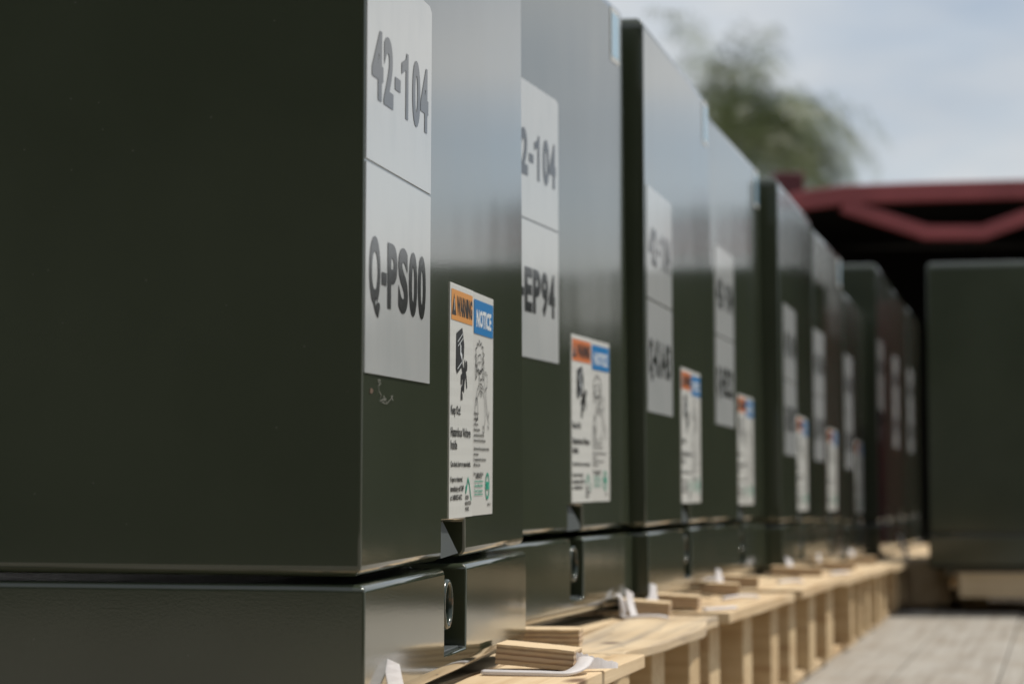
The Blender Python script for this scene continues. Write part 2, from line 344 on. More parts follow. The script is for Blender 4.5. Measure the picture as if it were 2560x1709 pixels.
# signs: two panels, upper with the line number, lower with the unit number
def sign(name, z0, z1, x0=0.005, x1=0.325, cut=0.0):
    y0, y1 = -0.0012, 0.0
    c = cut
    pts = [(x0, z0), (x1, z0), (x1, z1 - c * .4), (x1 - c, z1), (x0, z1)] if c else [(x0, z0), (x1, z0), (x1, z1), (x0, z1)]
    mb = MB(); n = len(pts)
    mb.add([(p[0], y0, p[1]) for p in pts] + [(p[0], y1, p[1]) for p in pts], [tuple(range(n))] + [(i, i + n, (i + 1) % n + n, (i + 1) % n) for i in range(n)])
    me = mb.mesh(name); me.materials.append(SIGN); return me
SIGN_UP = sign('number_sign', 0.3825, 0.577, cut=0.012); SIGN_LO = sign('number_sign', 0.186, 0.3795)
def glyph_row(mb, s, slots, z0, cap, y=-0.0017):
    for ch, (a, b) in zip(s, slots):
        if ch == '1':
            w = b - a; st = 0.0125
            mb.poly([(b - st, y, z0), (b, y, z0), (b, y, z0 + cap), (b - st * .72, y, z0 + cap), (b - st, y, z0 + cap * .90), (b - st, y, z0 + cap * .74)][:6])
            mb.poly([(b - st, y, z0 + cap * .74), (b - st, y, z0 + cap * .90), (a, y, z0 + cap * .80), (a, y, z0 + cap * .63)])
        elif ch == '-':
            rect(mb, a, b, z0 + cap * .33, z0 + cap * .52, y)
        elif ch == 'Q': put_text(mb, ch, a, b, z0, cap, y, 0.042, 5)
        else: put_text(mb, ch, a, b, z0, cap, y, 0.042, 5)
UPS = [(.0255, .077), (.0800, .125), (.1330, .160), (.165, .199), (.221, .262), (.264, .306)]
LOS = [(.0205, .070), (.0765, .099), (.104, .150), (.156, .204), (.210, .252), (.257, .298)]
mb = MB(); glyph_row(mb, '42-104', UPS, 0.4425, 0.0655)
UPTXT = mb.mesh('lettering'); UPTXT.materials.append(INK)
def lo_text(s):
    mb = MB(); glyph_row(mb, s, LOS, 0.2505, 0.0630)
    me = mb.mesh('lettering'); me.materials.append(INK); return me

# warning decal: left sheet WARNING, right sheet NOTICE  (local 0..0.15 / 0.15..0.29, z 0..0.255)
DX, DZ = 0.444, 0.0445
def decal_parts():
    Y = -0.0016
    P = {}
    a = MB().box(0, .148, -.001, 0, 0, .256); b = MB().box(.1486, .292, -.0008, 0, .0004, .2556)
    P['warning_sheet'] = (a, DECAL); P['notice_sheet'] = (b, DECALP)
    o = MB(); rect(o, .006, .142, .216, .2495, -.0014); P['orange'] = (o, None)
    bl = MB(); rect(bl, .153, .287, .2085, .2475, -.0014); P['blue'] = (bl, BLUE)
    k = MB()
    k.poly([(.008, Y, .2215), (.035, Y, .2215), (.0215, Y, .2455)])
    put_text(k, 'WARNING', .039, .139, .2220, .0215, Y, .045, 2)
    k.poly([(.036, Y, .1634), (.043, Y, .158), (.072, Y, .1665), (.085, Y, .178), (.087, Y, .192), (.074, Y, .210), (.038, Y, .2026)])
    for pts, w in (([(.072, .170), (.084, .160)], .007), ([(.084, .160), (.094, .163)], .007), ([(.094, .163), (.101, .156), (.105, .145)], .0045), ([(.092, .162), (.086, .152)], .012),
                   ([(.086, .152), (.083, .143)], .011), ([(.083, .158), (.071, .155), (.070, .149)], .007), ([(.084, .144), (.073, .1425), (.070, .1316)], .006), ([(.076, .136), (.078, .131)], .003),
                   ([(.088, .164), (.092, .174)], .0035)):
        stroke(k, pts, w, Y)
    k.poly([(.102 + .0058 * math.cos(t * PI / 6), Y, .1685 + .0062 * math.sin(t * PI / 6)) for t in range(12)])
    P['ink'] = (k, DINK)
    w_ = MB()
    stroke(w_, [(.044, .1930), (.074, .2030)], .0012, -.0019); stroke(w_, [(.046, .1885), (.078, .1985)], .0012, -.0019); stroke(w_, [(.044, .1635), (.070, .1715)], .0012, -.0019)
    w_.poly([(.060, -.0019, .193), (.066, -.0019, .189), (.065, -.0019, .183), (.072, -.0019, .180), (.075, -.0019, .170), (.068, -.0019, .176), (.060, -.0019, .180)])
    w_.poly([(.0205, -.0019, .2265), (.0227, -.0019, .2265), (.0225, -.0019, .239), (.0207, -.0019, .239)])
    P['white'] = (w_, WINK)
    nw = MB(); put_text(nw, 'NOTICE', .168, .272, .2165, .0200, Y, .04, 2); P['notice_word'] = (nw, WINK)
    t = MB()
    for s_, x0, x1, z, h in (('Keep Out!', .006, .066, .1130, .0100), ('Hazardous Voltage', .006, .132, .0890, .0102), ('Inside', .006, .046, .0750, .0102),
                            ('Can shock, burn or cause death.', .006, .134, .0560, .0062), ('If open or damaged,', .006, .082, .0395, .0060),
                            ('immediately call GMP', .006, .090, .0290, .0064), ('at 1-888-835-4672', .006, .078, .0195, .0060),
                            ('GREEN', .100, .122, .0195, .0046), ('MOUNTAIN', .100, .138, .0130, .0046), ('POWER', .100, .124, .0065, .0046)):
        put_text(t, s_, x0, x1, z, h, Y, .03, 2)
    P['text'] = (t, DINK)
    t = MB()
    for i, (s_, x1) in enumerate((('We need room', .186), ('to work safely', .184), ('in this area.', .184), ('Please keep shrubs', .196), ('and structures 10 feet from the', .226),
                   ('front door and 3 feet from the sides.', .236), ('', 0), ('Obstructions will cause delays when restoring', .262), ('electric service.', .188),
                   ('For assisting obstructions call your local', .240), ('GMP Service Center.', .200), ('', 0), ('Prior to digging call Dig Safe', .222))):
        if s_: put_text(t, s_, .155, x1, .1155 - i * .0062 + (.003 if i > 6 else 0) + (.0022 if i > 11 else 0), .0038, Y, .03, 1)
    put_text(t, '1-888-344-7233', .168, .212, .0425, .0038, Y, .03, 1); put_text(t, 'GMP-102', .252, .276, .0105, .0032, Y, .02, 1)
    P['ntext'] = (t, DINK)
    g = MB()
    stroke(g, [(.103, .0270), (.107, .0300), (.117, .0430), (.127, .0360), (.134, .0250), (.139, .0190)], .0032, Y)
    stroke(g, [(.103, .0270), (.104, .0330), (.108, .0345)], .0032, Y)
    P['green'] = (g, TEAL)
    g = MB()
    rect(g, .160, .220, .0388, .0398, Y); rect(g, .160, .220, .0238, .0248, Y)
    put_text(g, 'Green Mountain', .161, .219, .0328, .0040, Y, .02, 1); put_text(g, 'Power Corporation', .161, .217, .0268, .0040, Y, .02, 1)
    for t0 in range(16):   # oval badge
        a0, a1 = t0 * PI / 8, (t0 + 1) * PI / 8
        q = lambda a, r: (.2520 + r * .0145 * math.cos(a), Y, .0335 + r * .0160 * math.sin(a))
        g.poly([q(a0, .78), q(a0, 1), q(a1, 1), q(a1, .78)])
    rect(g, .2425, .2615, .0295, .0385, Y)
    P['ngreen'] = (g, TEAL)
    # line drawing of a leafy shrub and a crouching digger with a spade
    d = MB(); rr = random.Random(3)
    W1 = .0012
    def loop(cx, cz, rx, rz, n, jag):
        pts = []
        for i in range(n + 1):
            a = 2 * PI * i / n; j = 1 + (jag if i % 2 else -jag * .3) + rr.uniform(-.05, .05)
            pts.append((cx + rx * j * math.cos(a), cz + rz * j * math.sin(a)))
        pts[-1] = pts[0]; return pts
    stroke(d, loop(.193, .1820, .026, .016, 26, .22), W1 * 1.3, Y)
    stroke(d, loop(.193, .1740, .015, .011, 14, .10), W1, Y)
    for sg in (-1, 1):
        stroke(d, [(.193 + sg * .022, .184), (.193 + sg * .030, .170), (.193 + sg * .027, .156), (.193 + sg * .020, .160), (.193 + sg * .023, .172)], W1 * 1.5, Y)
    for q in ([(.184, .175), (.190, .177), (.194, .174)], [(.197, .176), (.202, .178)], [(.187, .168), (.194, .166), (.201, .168)], [(.188, .160), (.199, .156), (.209, .158)],
              [(.190, .158), (.188, .149), (.196, .141)], [(.203, .158), (.212, .148), (.210, .141)], [(.196, .141), (.204, .137), (.210, .141)], [(.193, .152), (.207, .151)], [(.194, .148), (.209, .146)],
              [(.196, .144), (.210, .142)], [(.212, .150), (.228, .143), (.236, .130)], [(.213, .143), (.226, .136), (.231, .122)], [(.236, .130), (.243, .117), (.254, .111)], [(.231, .122), (.234, .110), (.225, .100)],
              [(.189, .151), (.176, .143), (.167, .132)], [(.191, .143), (.180, .136), (.171, .126)], [(.225, .100), (.218, .104), (.216, .097), (.221, .094), (.229, .099)],
              [(.254, .111), (.261, .107), (.259, .100), (.250, .104)], [(.238, .150), (.243, .130), (.256, .113), (.263, .121)]):
        stroke(d, q, W1, Y)
    stroke(d, loop(.172, .122, .0095, .013, 10, .06), W1 * 1.3, Y)
    stroke(d, loop(.237, .156, .010, .010, 10, .15), W1, Y)
    P['drawing'] = (d, DINK)
    for k_ in P:
        mb_, m_ = P[k_]; mb_.v = [(x + DX, y, z + DZ) for x, y, z in mb_.v]
        P[k_] = (mb_.mesh(k_), m_)
        if m_ is not None: P[k_][0].materials.append(m_)
    return P
DP = decal_parts()
ORM = {}
for nm, m in (('a', ORANGE), ('b', ORANGE2)):
    me = DP['orange'][0].copy(); me.materials.clear(); me.materials.append(m); ORM[nm] = me
# small light-blue square decal near the far upper corner
CSHEET = MB().box(0.846, 0.916, -.001, 0, .772, .862).mesh('corner_decal'); CSHEET.materials.append(DECALP)
mb = MB(); rect(mb, .851, .911, .780, .854, -.0014); CBLUE = mb.mesh('blue_field'); CBLUE.materials.append(BLUEL)

def cabinet(loc, yaw, pt, rl, H, number, label, group, orange='b', full=True, corner=True, shift=0.0, lift=0.0, decals=True, dn=0.0, ddx=0.0, ddz=0.0):
    r = bpy.data.objects.new('transformer_cabinet', None); COL.objects.link(r)
    r.empty_display_size = 0.2
    # x axis along the row (yaw clockwise from +Y), pt lifts the far end, rl leans about the row axis
    cy, sy = math.cos(yaw), math.sin(yaw)
    B = Matrix(((sy, -cy, 0), (cy, sy, 0), (0, 0, 1)))
    Ry = Matrix(((math.cos(pt), 0, -math.sin(pt)), (0, 1, 0), (math.sin(pt), 0, math.cos(pt))))
    Rx = Matrix(((1, 0, 0), (0, math.cos(rl), -math.sin(rl)), (0, math.sin(rl), math.cos(rl))))
    M = (B @ Ry @ Rx).to_4x4(); M.translation = Vector((loc[0], loc[1], loc[2] + CAMZ)); r.matrix_world = M
    tag(r, label, 'transformer cabinet', group)
    link('hood', get_lid(H, dn), PAINT, r)
    bs = link('base', get_base(dn), PAINT, r); link('skid', SKID, PAINT, r)
    if not full: return r
    for nm, me, mt, pa in (('latch', LATCH, STEEL, r), ('lock_collar', COLLAR, RUST, bs), ('notch_floor', SHELF, STEEL, bs)):
        link(nm, me, mt, pa).location.x = dn if nm != 'notch_floor' else dn * .8
    s1 = link('number_sign', SIGN_UP, SIGN, r); link('lettering', UPTXT, INK, s1); s1.location = (shift, 0, lift)
    s2 = link('number_sign', SIGN_LO, SIGN, r); link('lettering', lo_text(number), INK, s2); s2.location = (shift, 0, lift)
    if not decals: return r
    w = link('warning_decal', DP['warning_sheet'][0], None, r); w.location = (ddx, 0, ddz); link('header', ORM[orange], None, w); link('pictogram', DP['ink'][0], None, w); 
    link('pictogram_lines', DP['white'][0], None, w); link('lettering', DP['text'][0], None, w); link('logo', DP['green'][0], None, w)
    n = link('notice_decal', DP['notice_sheet'][0], None, r); n.location = (ddx, 0, ddz ); link('header', DP['blue'][0], None, n); link('drawing', DP['drawing'][0], None, n)
    link('lettering', DP['ntext'][0], None, n); link('lettering', DP['notice_word'][0], None, n); link('logo', DP['ngreen'][0], None, n)
    if corner:
        c = link('corner_decal', CSHEET, None, r); link('blue_field', CBLUE, None, c)
    return r

HS = 0.878
ROW = 'green transformer cabinets lined up on pallets'
CABS = [((-0.1376, 2.3292, -0.0699), 0.1534, 0.0114, 0.0090, HS, 'Q-PS00', 'nearest dark green cabinet with sign 42-104 over Q-PS00 in sharp focus', 'a'),
        ((-0.0349, 3.3683, -0.0535), 0.2365, 0.0054, 0.0016, HS, 'Q-EP94', 'dark green cabinet with sign Q-EP94 directly behind the nearest one', 'b'),
        ((0.2275, 4.3624, -0.0485), 0.1947, 0.0018, -0.0007, HS, 'Q-KA43', 'third green cabinet, its dark side face showing beyond the Q-EP94 cabinet', 'b'),
        ((0.4220, 5.4512, -0.0493), 0.2104, -0.0013, -0.0005, HS, 'Q-RE22', 'fourth green cabinet in the row, close behind the third', 'b'),
        ((0.6791, 6.4755, -0.0589), 0.2046, -0.0060, -0.0040, HS, 'Q-RE31', 'fifth green cabinet in the row, narrow dark side face showing', 'b'),
        ((0.8887, 7.5643, -0.0714), 0.2166, -0.0021, 0.0050, HS, 'Q-LP47', 'sixth green cabinet in the row, just before the lower one', 'b'),
        ((1.125, 8.66, -0.085), 0.2120, 0, 0, 0.79, 'Q-LP52', 'lower green cabinet in front of the tall far ones', 'b'),
        ((1.392, 9.74, -0.088), 0.2080, 0, 0, 0.985, 'Q-TS10', 'tall far cabinet with a broad dark side face, first beyond the lower one', 'b'),
        ((1.610, 10.82, -0.088), 0.2110, 0, 0, 0.985, 'Q-TS11', 'tall far cabinet, second beyond the lower one', 'b'),
        ((1.845, 11.92, -0.088), 0.2110, 0, 0, 0.985, 'Q-TS12', 'last tall cabinet at the far end of the row, beside the separate cabinet', 'b')]
def residue(r):
    mb = MB(); rr = random.Random(21); y = -0.0006
    p = [(.075, .178)]
    for k in range(26): p.append((min(max(p[-1][0] + rr.uniform(-.012, .016), .06), .15), min(max(p[-1][1] + rr.uniform(-.006, .005), .160), .183)))
    stroke(mb, p, .0007, y); o = link('glue_residue', mb.mesh('glue_residue'), GLUE, r)
    o2 = MB(); o2.poly([(.038 + .0075 * math.cos(a * PI / 5) * rr.uniform(.6, 1.1), y, .1700 + .0028 * math.sin(a * PI / 5)) for a in range(10)]); link('rust_spot', o2.mesh('rust_spot'), RSPOT, r)
GLUE, _, _ = mat('dry_glue', (0.20, 0.20, 0.17), 0.6); RSPOT, _, _ = mat('rust_spot', (0.10, 0.06, 0.035), 0.8)
DN = (0, .100, .070, .070, .04, .04, 0, 0, 0, 0)
DDX = (0, .085, .024, .034, 0, 0, 0, 0, 0, 0)
DDZ = (0, .0015, -.004, -.0075, -.014, -.008, -.01, 0, 0, 0)
LIFT = (0, .066, .013, .026, -.012, 0, 0, .12, .12, .12)
SHIFT = (0, 0.115, 0.018, 0.083, 0.10, -0.0)
for i, (loc, yaw, pt, rl, H, num, lab, org) in enumerate(CABS):
    rt = cabinet(loc, yaw, pt, rl, H, num, lab, ROW, org, corner=i in (0, 1, 2, 3, 5), shift=SHIFT[i] if i < 6 else 0.0, lift=LIFT[i], decals=i < 7, dn=DN[i], ddx=DDX[i], ddz=DDZ[i])
    if i == 0: residue(rt)

# cabinets standing across the end of the platform; the first one shows at the right edge, the others mirror in the paint
YR = math.radians(13)
for i in range(5):
    ang = YR if i == 0 else math.radians(25 + 5 * (i % 3))
    x0 = 1.515 + i * 1.12 + (0.03 if i else 0); y0 = 9.32 - i * 0.10
    lab = 'separate dark green cabinet on its own pallet right of the row' if i == 0 else 'dark green cabinet further right, mirrored in the glossy cabinet fronts'
    # front faces away to the right: local x axis runs along viewing direction, body to the right
    r = cabinet((x0, y0, -0.125), 0, 0, 0, 0.985, 'Q-TS%02d' % (20 + i), lab, 'cabinets across the end of the platform', full=False)
    a = ang
    ex = Vector((math.sin(a), math.cos(a), 0)); ey = Vector((-math.cos(a), math.sin(a), 0))
    # put the body on the right of the corner: origin moved to the front-left corner of the side face
    M = Matrix(((ex.x, ey.x, 0), (ex.y, ey.y, 0), (0, 0, 1))).to_4x4(); M.translation = Vector((x0, y0, -0.125 + CAMZ)) - ey * D
    r.matrix_world = M

# ------------------------------------------------------------------ platform and ground
FLOORZ = CAMZ - 0.412
def plank_floor():
    """long planks along the row direction"""
    bm = MB(); a = math.radians(12.1); rr = random.Random(5)
    y = -4.2
    while y < 7.5:
        w = rr.choice((0.19, 0.24, 0.28)); h = rr.uniform(-0.003, 0.002)
        x = -2.9
        while x < 16:
            l = rr.uniform(3.2, 4.8)
            bm.box(x, x + l - 0.004, y, y + w - 0.0025, -0.045, h); x += l
        y += w
    me = bevel(bm.mesh('platform_floor'), 0.003, 1)
    o = link('floor', me, GREYW); tag(o, kind='structure')
    o.matrix_world = Matrix(((math.sin(a), math.cos(a), 0, 0), (math.cos(a), -math.sin(a), 0, 0), (0, 0, -1, 0), (0, 0, 0, 1)))
    # right-handed frame: x along row, y to the left
    M = Matrix(((math.sin(a), -math.cos(a), 0, 0), (math.cos(a), math.sin(a), 0, 0), (0, 0, 1, FLOORZ), (0, 0, 0, 1))); o.matrix_world = M
    return o
plank_floor()
g = link('ground', MB().add([(-400, -400, 0), (400, -400, 0), (400, 400, 0), (-400, 400, 0)], [(0, 1, 2, 3)]).mesh('ground'), GRAVEL); tag(g, kind='structure')
a = math.radians(12.1)
pb = link('platform_bed', MB().box(-2.85, 15.8, -7.4, 4.1, 0.9, FLOORZ - 0.047).mesh('platform_bed'), DARKM); tag(pb, kind='structure')
pb.matrix_world = Matrix(((math.sin(a), -math.cos(a), 0, 0), (math.cos(a), math.sin(a), 0, 0), (0, 0, 1, 0), (0, 0, 0, 1)))
# floor() planks run y from -4.2 (right) to 7.5 (left) in the same frame; mirror so the platform reaches far to the right
bpy.data.objects['floor'].location = Vector((0, 0, FLOORZ)) + Vector((math.cos(a), -math.sin(a), 0)) * 3.3

# ------------------------------------------------------------------ pallets
def pallet(ox, oy, z, yaw, tilt, length, depth, label, group, wavy=False, hz=0.205, gaps=0.012):
    """origin at the near outer top corner; x along the row, y inward (left)"""
    r = bpy.data.objects.new('wood_pallet', None); COL.objects.link(r); r.empty_display_size = 0.1
    cy, sy = math.cos(yaw), math.sin(yaw)
    B = Matrix(((sy, -cy, 0), (cy, sy, 0), (0, 0, 1)))
    Ry = Matrix(((math.cos(tilt), 0, -math.sin(tilt)), (0, 1, 0), (math.sin(tilt), 0, math.cos(tilt))))
    M = (B @ Ry).to_4x4(); M.translation = Vector((ox, oy, z + CAMZ)); r.matrix_world = M
    tag(r, label, 'pallet', group)
    rr = random.Random(int(oy * 100)); T = 0.019
    y = 0.0; k = 0
    while y < depth - 0.05:
        w = rr.choice((0.135, 0.14, 0.15)) if y else 0.15
        e0, e1 = rr.uniform(-.006, .004), rr.uniform(-.004, .008)
        n = 40
        vs = []; fs = []
        for i in range(n + 1):
            x = e0 + (length + e1 - e0) * i / n
            wob = (0.010 * math.sin(x * 7.5 + 0.6) + 0.004 * math.sin(x * 17)) if (wavy and k == 0) else 0.0012 * math.sin(x * 9 + k * 2)
            zz = 0.0012 * math.sin(x * 4 + k) - (0.006 * max(0, math.sin(x * 4.6)) if (wavy and k == 0) else 0)
            vs += [(x, y + wob, -T), (x, y + w - gaps, -T), (x, y + w - gaps, zz), (x, y + wob, zz + (0 if not wavy else -.001))]
        for i in range(n):
            o = i * 4
            for q in range(4): fs.append((o + q, o + (q + 1) % 4, o + 4 + (q + 1) % 4, o + 4 + q))
        fs.append((3, 2, 1, 0)); fs.append(tuple(n * 4 + q for q in range(4)))
        me = MB().add(vs, fs).mesh('deck_board'); bm = bmesh.new(); bm.from_mesh(me); bmesh.ops.recalc_face_normals(bm, faces=bm.faces); bm.to_mesh(me); bm.free()
        bevel(me, 0.0018, 2, 0.9)
        bm = bmesh.new(); bm.from_mesh(me)
        for sx_ in (0.075, length / 2, length - 0.07):
            for q in (.028, w - .045):
                nx, ny = sx_ + rr.uniform(-.012, .012), y + q + rr.uniform(-.008, .008)
                vv = [bm.verts.new((nx + .0042 * math.cos(a_ * PI / 4), ny + .0042 * math.sin(a_ * PI / 4), .0022)) for a_ in range(8)]
                fc = bm.faces.new(vv); fc.material_index = 1
        bm.to_mesh(me); bm.free()
        me.materials.append(STAIN if (wavy and k == 0) else PINE); me.materials.append(NAIL); link('deck_board', me, None, r)
        y += w; k += 1
    sw = 0.135 if oy < 6 else 0.10
    for sx_ in (0.035, length / 2 - sw / 2, length - sw - 0.03):
        q = rr.uniform(-.01, .01)
        link('stringer', boxmesh('stringer', sx_ + q, sx_ + q + sw + rr.uniform(-.02, .0), 0.022 + rr.uniform(0, .02), depth - 0.02, -hz + 0.0195, -T - 0.0005, 0.003), PINEY, r)
    for yy in (0.0, depth / 2 - .05, depth - 0.12):
        link('bottom_board', boxmesh('bottom_board', 0.0, length, max(yy, .045) + rr.uniform(-.01, .01), yy + 0.14, -hz, -hz + 0.019, 0.002), PINE, r)
    return r
PG = 'pine pallets under the row'
YP = math.radians(12.1)
# near outer corner is worked out from the lateral offset c: X = 0.214*Y - c
def prow(y0, y1, c, z, tilt, label, **k):
    return pallet(0.214 * y0 - c, y0, z, YP, tilt, (y1 - y0) / math.cos(YP), 1.30, label, PG, **k)
prow(2.23, 3.33, 0.543, -0.211, 0.011, 'nearest pine pallet, under the Q-PS00 cabinet, corner cut by the bottom edge', hz=0.200)
prow(3.36, 4.29, 0.568, -0.199, 0.0065, 'pine pallet with a wavy grey-stained outer board, under the Q-EP94 cabinet', wavy=True, hz=0.212)
prow(4.32, 5.36, 0.560, -0.190, -0.004, 'pine pallet under the third cabinet of the row', hz=0.215)
prow(5.39, 6.42, 0.545, -0.190, -0.002, 'pine pallet under the fourth cabinet of the row', hz=0.215)
prow(6.45, 7.50, 0.548, -0.200, -0.005, 'pine pallet under the fifth cabinet of the row', hz=0.208)
prow(7.53, 8.56, 0.552, -0.212, 0, 'pine pallet under the sixth cabinet of the row', hz=0.198)
prow(8.60, 9.58, 0.560, -0.226, 0, 'pine pallet under the lower cabinet', hz=0.184)
far_p = prow(9.62, 10.68, 0.440, -0.229, 0, 'pine pallet under the first tall far cabinet', hz=0.181)
link('end_board', boxmesh('end_board', -.030, -.006, -.02, .60, -.165, -.004, .003), PINE, far_p)
prow(10.74, 11.75, 0.500, -0.229, 0, 'pine pallet under the second tall far cabinet', hz=0.181)
prow(11.85, 12.90, 0.500, -0.229, 0, 'pine pallet under the last tall cabinet of the row', hz=0.181)

# pallets of the cabinets across the end: heavy front rail and dark space below
for i in range(5):
    x0 = 1.60 + i * 1.22; y0 = 9.20
    r = bpy.data.objects.new('wood_pallet', None); COL.objects.link(r); r.location = (x0, y0, CAMZ - 0.266); r.rotation_euler = (0, 0, math.radians(-0.5))
    tag(r, 'pine pallet with a thick front rail under the separate cabinet' if i == 0 else 'pine pallet further right, outside the photograph beside the separate cabinet', 'pallet', 'pallets across the end of the platform')
    link('front_rail', boxmesh('front_rail', 0, 1.12, 0, 0.038, -0.088, 0.0, 0.003), PINE, r)
    link('back_sun_stop', boxmesh('back_sun_stop', 0, 1.12, 1.40, 1.438, -0.146, 0.0, 0.003), PINE, r)  # unseen back board run down to the floor to block sun underneath
    for k in range(3):
        link('foot', boxmesh('foot', 0.10 + k * 0.42, 0.19 + k * 0.42, 0.5, 1.30, -0.146, -0.0885, 0.003), PINEY, r)
    for k in range(7):
        link('deck_board', boxmesh('deck_board', 0.0, 1.12, 0.06 + k * 0.19, 0.22 + k * 0.19, -0.021, -0.002, 0.003), PINE, r)

# ------------------------------------------------------------------ plywood chocks
def chock(x, y, z, L_, phi, roll, label):
    """x,y,z = front right lower corner"""
    me = MB().box(-L_, 0, 0, 0.082, 0, 0.0235).mesh('plywood_chock')
    bm = bmesh.new(); bm.from_mesh(me); bmesh.ops.subdivide_edges(bm, edges=bm.edges, cuts=7, use_grid_fill=True)
    rr = random.Random(int(y * 977))
    for v in bm.verts:
        v.co += Vector((rr.uniform(-.0006, .0006), rr.uniform(-.0006, .0006), rr.uniform(-.0004, .0004)))
    bm.to_mesh(me); bm.free()
    o = link('plywood_chock', me, PLY); o.location = (x, y, z + CAMZ); o.rotation_euler = (0, roll, phi)
    tag(o, label, 'wood block', 'plywood chocks on the pallets'); return o
rad = math.radians
chock(0.070, 3.000, -0.1995, 0.092, rad(-8), rad(5), 'nearest plywood chock with clear plies, at the far corner of the Q-PS00 cabinet')
chock(0.089, 3.445, -0.1975, 0.090, rad(-5), rad(0.5), 'plywood chock just behind the nearest one, at the near end of the second pallet')
chock(0.256, 4.22, -0.1935, 0.078, rad(-6), rad(4), 'plywood chock with white cord looped round it, at the far end of the second pallet')
chock(0.315, 4.38, -0.1890, 0.074, rad(-8), rad(3), 'plywood chock beside the dark side face of the third cabinet')
chock(0.452, 5.15, -0.1930, 0.075, rad(-6), rad(2), 'plywood chock at the far end of the third pallet')
chock(0.525, 5.50, -0.1895, 0.085, rad(-6), rad(2), 'plywood chock at the near end of the fourth pallet')
chock(0.705, 6.30, -0.1905, 0.070, rad(-6), rad(2), 'plywood chock at the far end of the fourth pallet')
chock(0.790, 6.56, -0.1995, 0.080, rad(-6), rad(2), 'plywood chock at the near end of the fifth pallet')
chock(0.945, 7.36, -0.2040, 0.080, rad(-6), rad(1), 'plywood chock at the far end of the fifth pallet')
chock(1.020, 7.66, -0.2110, 0.080, rad(-6), rad(1), 'plywood chock at the near end of the sixth pallet')
chock(1.175, 8.30, -0.2110, 0.090, rad(-6), rad(1), 'plywood chock at the far end of the sixth pallet')

# ------------------------------------------------------------------ white plastic strapping
def strap(pts, rx, rz, label, tail=None):
    # smooth the path
    P = [Vector(p) for p in pts]; Q = []
    for i in range(len(P) - 1):
        a0, b0, c0, d0 = P[max(i - 1, 0)], P[i], P[i + 1], P[min(i + 2, len(P) - 1)]
        for s in range(6):
            t = s / 6; Q.append(0.5 * ((2 * b0) + (c0 - a0) * t + (2 * a0 - 5 * b0 + 4 * c0 - d0) * t * t + (3 * b0 - a0 - 3 * c0 + d0) * t ** 3))
    Q.append(P[-1])
    me = smooth(sweep([(q.x, q.y, q.z + CAMZ) for q in Q], rx, rz, 10).mesh('white_strap'))
    o = link('white_strap', me, WHITEP); tag(o, label, 'strap', 'white strapping on the pallets'); return o
strap([(-0.034, 2.985, -0.1990), (-0.005, 2.975, -0.1990), (0.030, 2.968, -0.1993), (0.060, 2.962, -0.1995), (0.078, 2.985, -0.194), (0.086, 3.02, -0.186)], .0095, .0030, 'white strap end lying flat in front of the nearest plywood chock')
# frayed tail behind the nearest chock
mb = MB(); rr = random.Random(9); base = [(0.078, 3.01), (0.088, 3.03)]
pts = []
n = 22
for i in range(n + 1):
    t = i / n
    pts.append((0.074 + 0.050 * t, 3.02 + 0.02 * t, -0.178 - 0.0145 * t + rr.uniform(-.0012, .0012), -0.1985))
vs = []
for (x, y, zt, zb) in pts: vs += [(x, y, zb + CAMZ), (x, y + .004, zt + CAMZ), (x + .001, y + .010, zt + CAMZ - .001), (x + .001, y + .016, zb + CAMZ)]
fs = []
for i in range(n):
    for q in range(3): fs.append((i * 4 + q, i * 4 + q + 1, i * 4 + 4 + q + 1, i * 4 + 4 + q))
    fs.append((i * 4 + 3, i * 4, i * 4 + 4, i * 4 + 7))
fs += [(0, 1, 2, 3), tuple(n * 4 + q for q in (3, 2, 1, 0))]
o = link('frayed_strap', MB().add(vs, fs).mesh('frayed_strap'), WHITEP); tag(o, 'frayed white strap tail beside the right end of the nearest chock', 'strap', 'white strapping on the pallets')
strap([(0.160, 4.215, -0.150), (0.176, 4.205, -0.160), (0.180, 4.200, -0.178), (0.182, 4.195, -0.1915), (0.205, 4.190, -0.190), (0.235, 4.185, -0.1895), (0.252, 4.190, -0.1925)], .0055, .003, 'white cord hooked round the chock at the far end of the second pallet')
strap([(0.325, 4.37, -0.187), (0.345, 4.39, -0.1868), (0.372, 4.43, -0.1870), (0.385, 4.46, -0.1875)], .006, .0032, 'white strap lying beyond the chock by the third cabinet')
strap([(0.395, 4.84, -0.187), (0.425, 4.86, -0.183), (0.455, 4.90, -0.184), (0.468, 4.93, -0.187)], .006, .003, 'white strap lying by the far half of the third pallet')
strap([(0.60, 5.80, -0.187), (0.63, 5.83, -0.185), (0.66, 5.88, -0.187)], .007, .003, 'white strap lying on the middle of the fourth pallet')
strap([(0.84, 6.80, -0.199), (0.87, 6.82, -0.195), (0.90, 6.90, -0.199)], .010, .004, 'white strap lying on the fifth pallet')
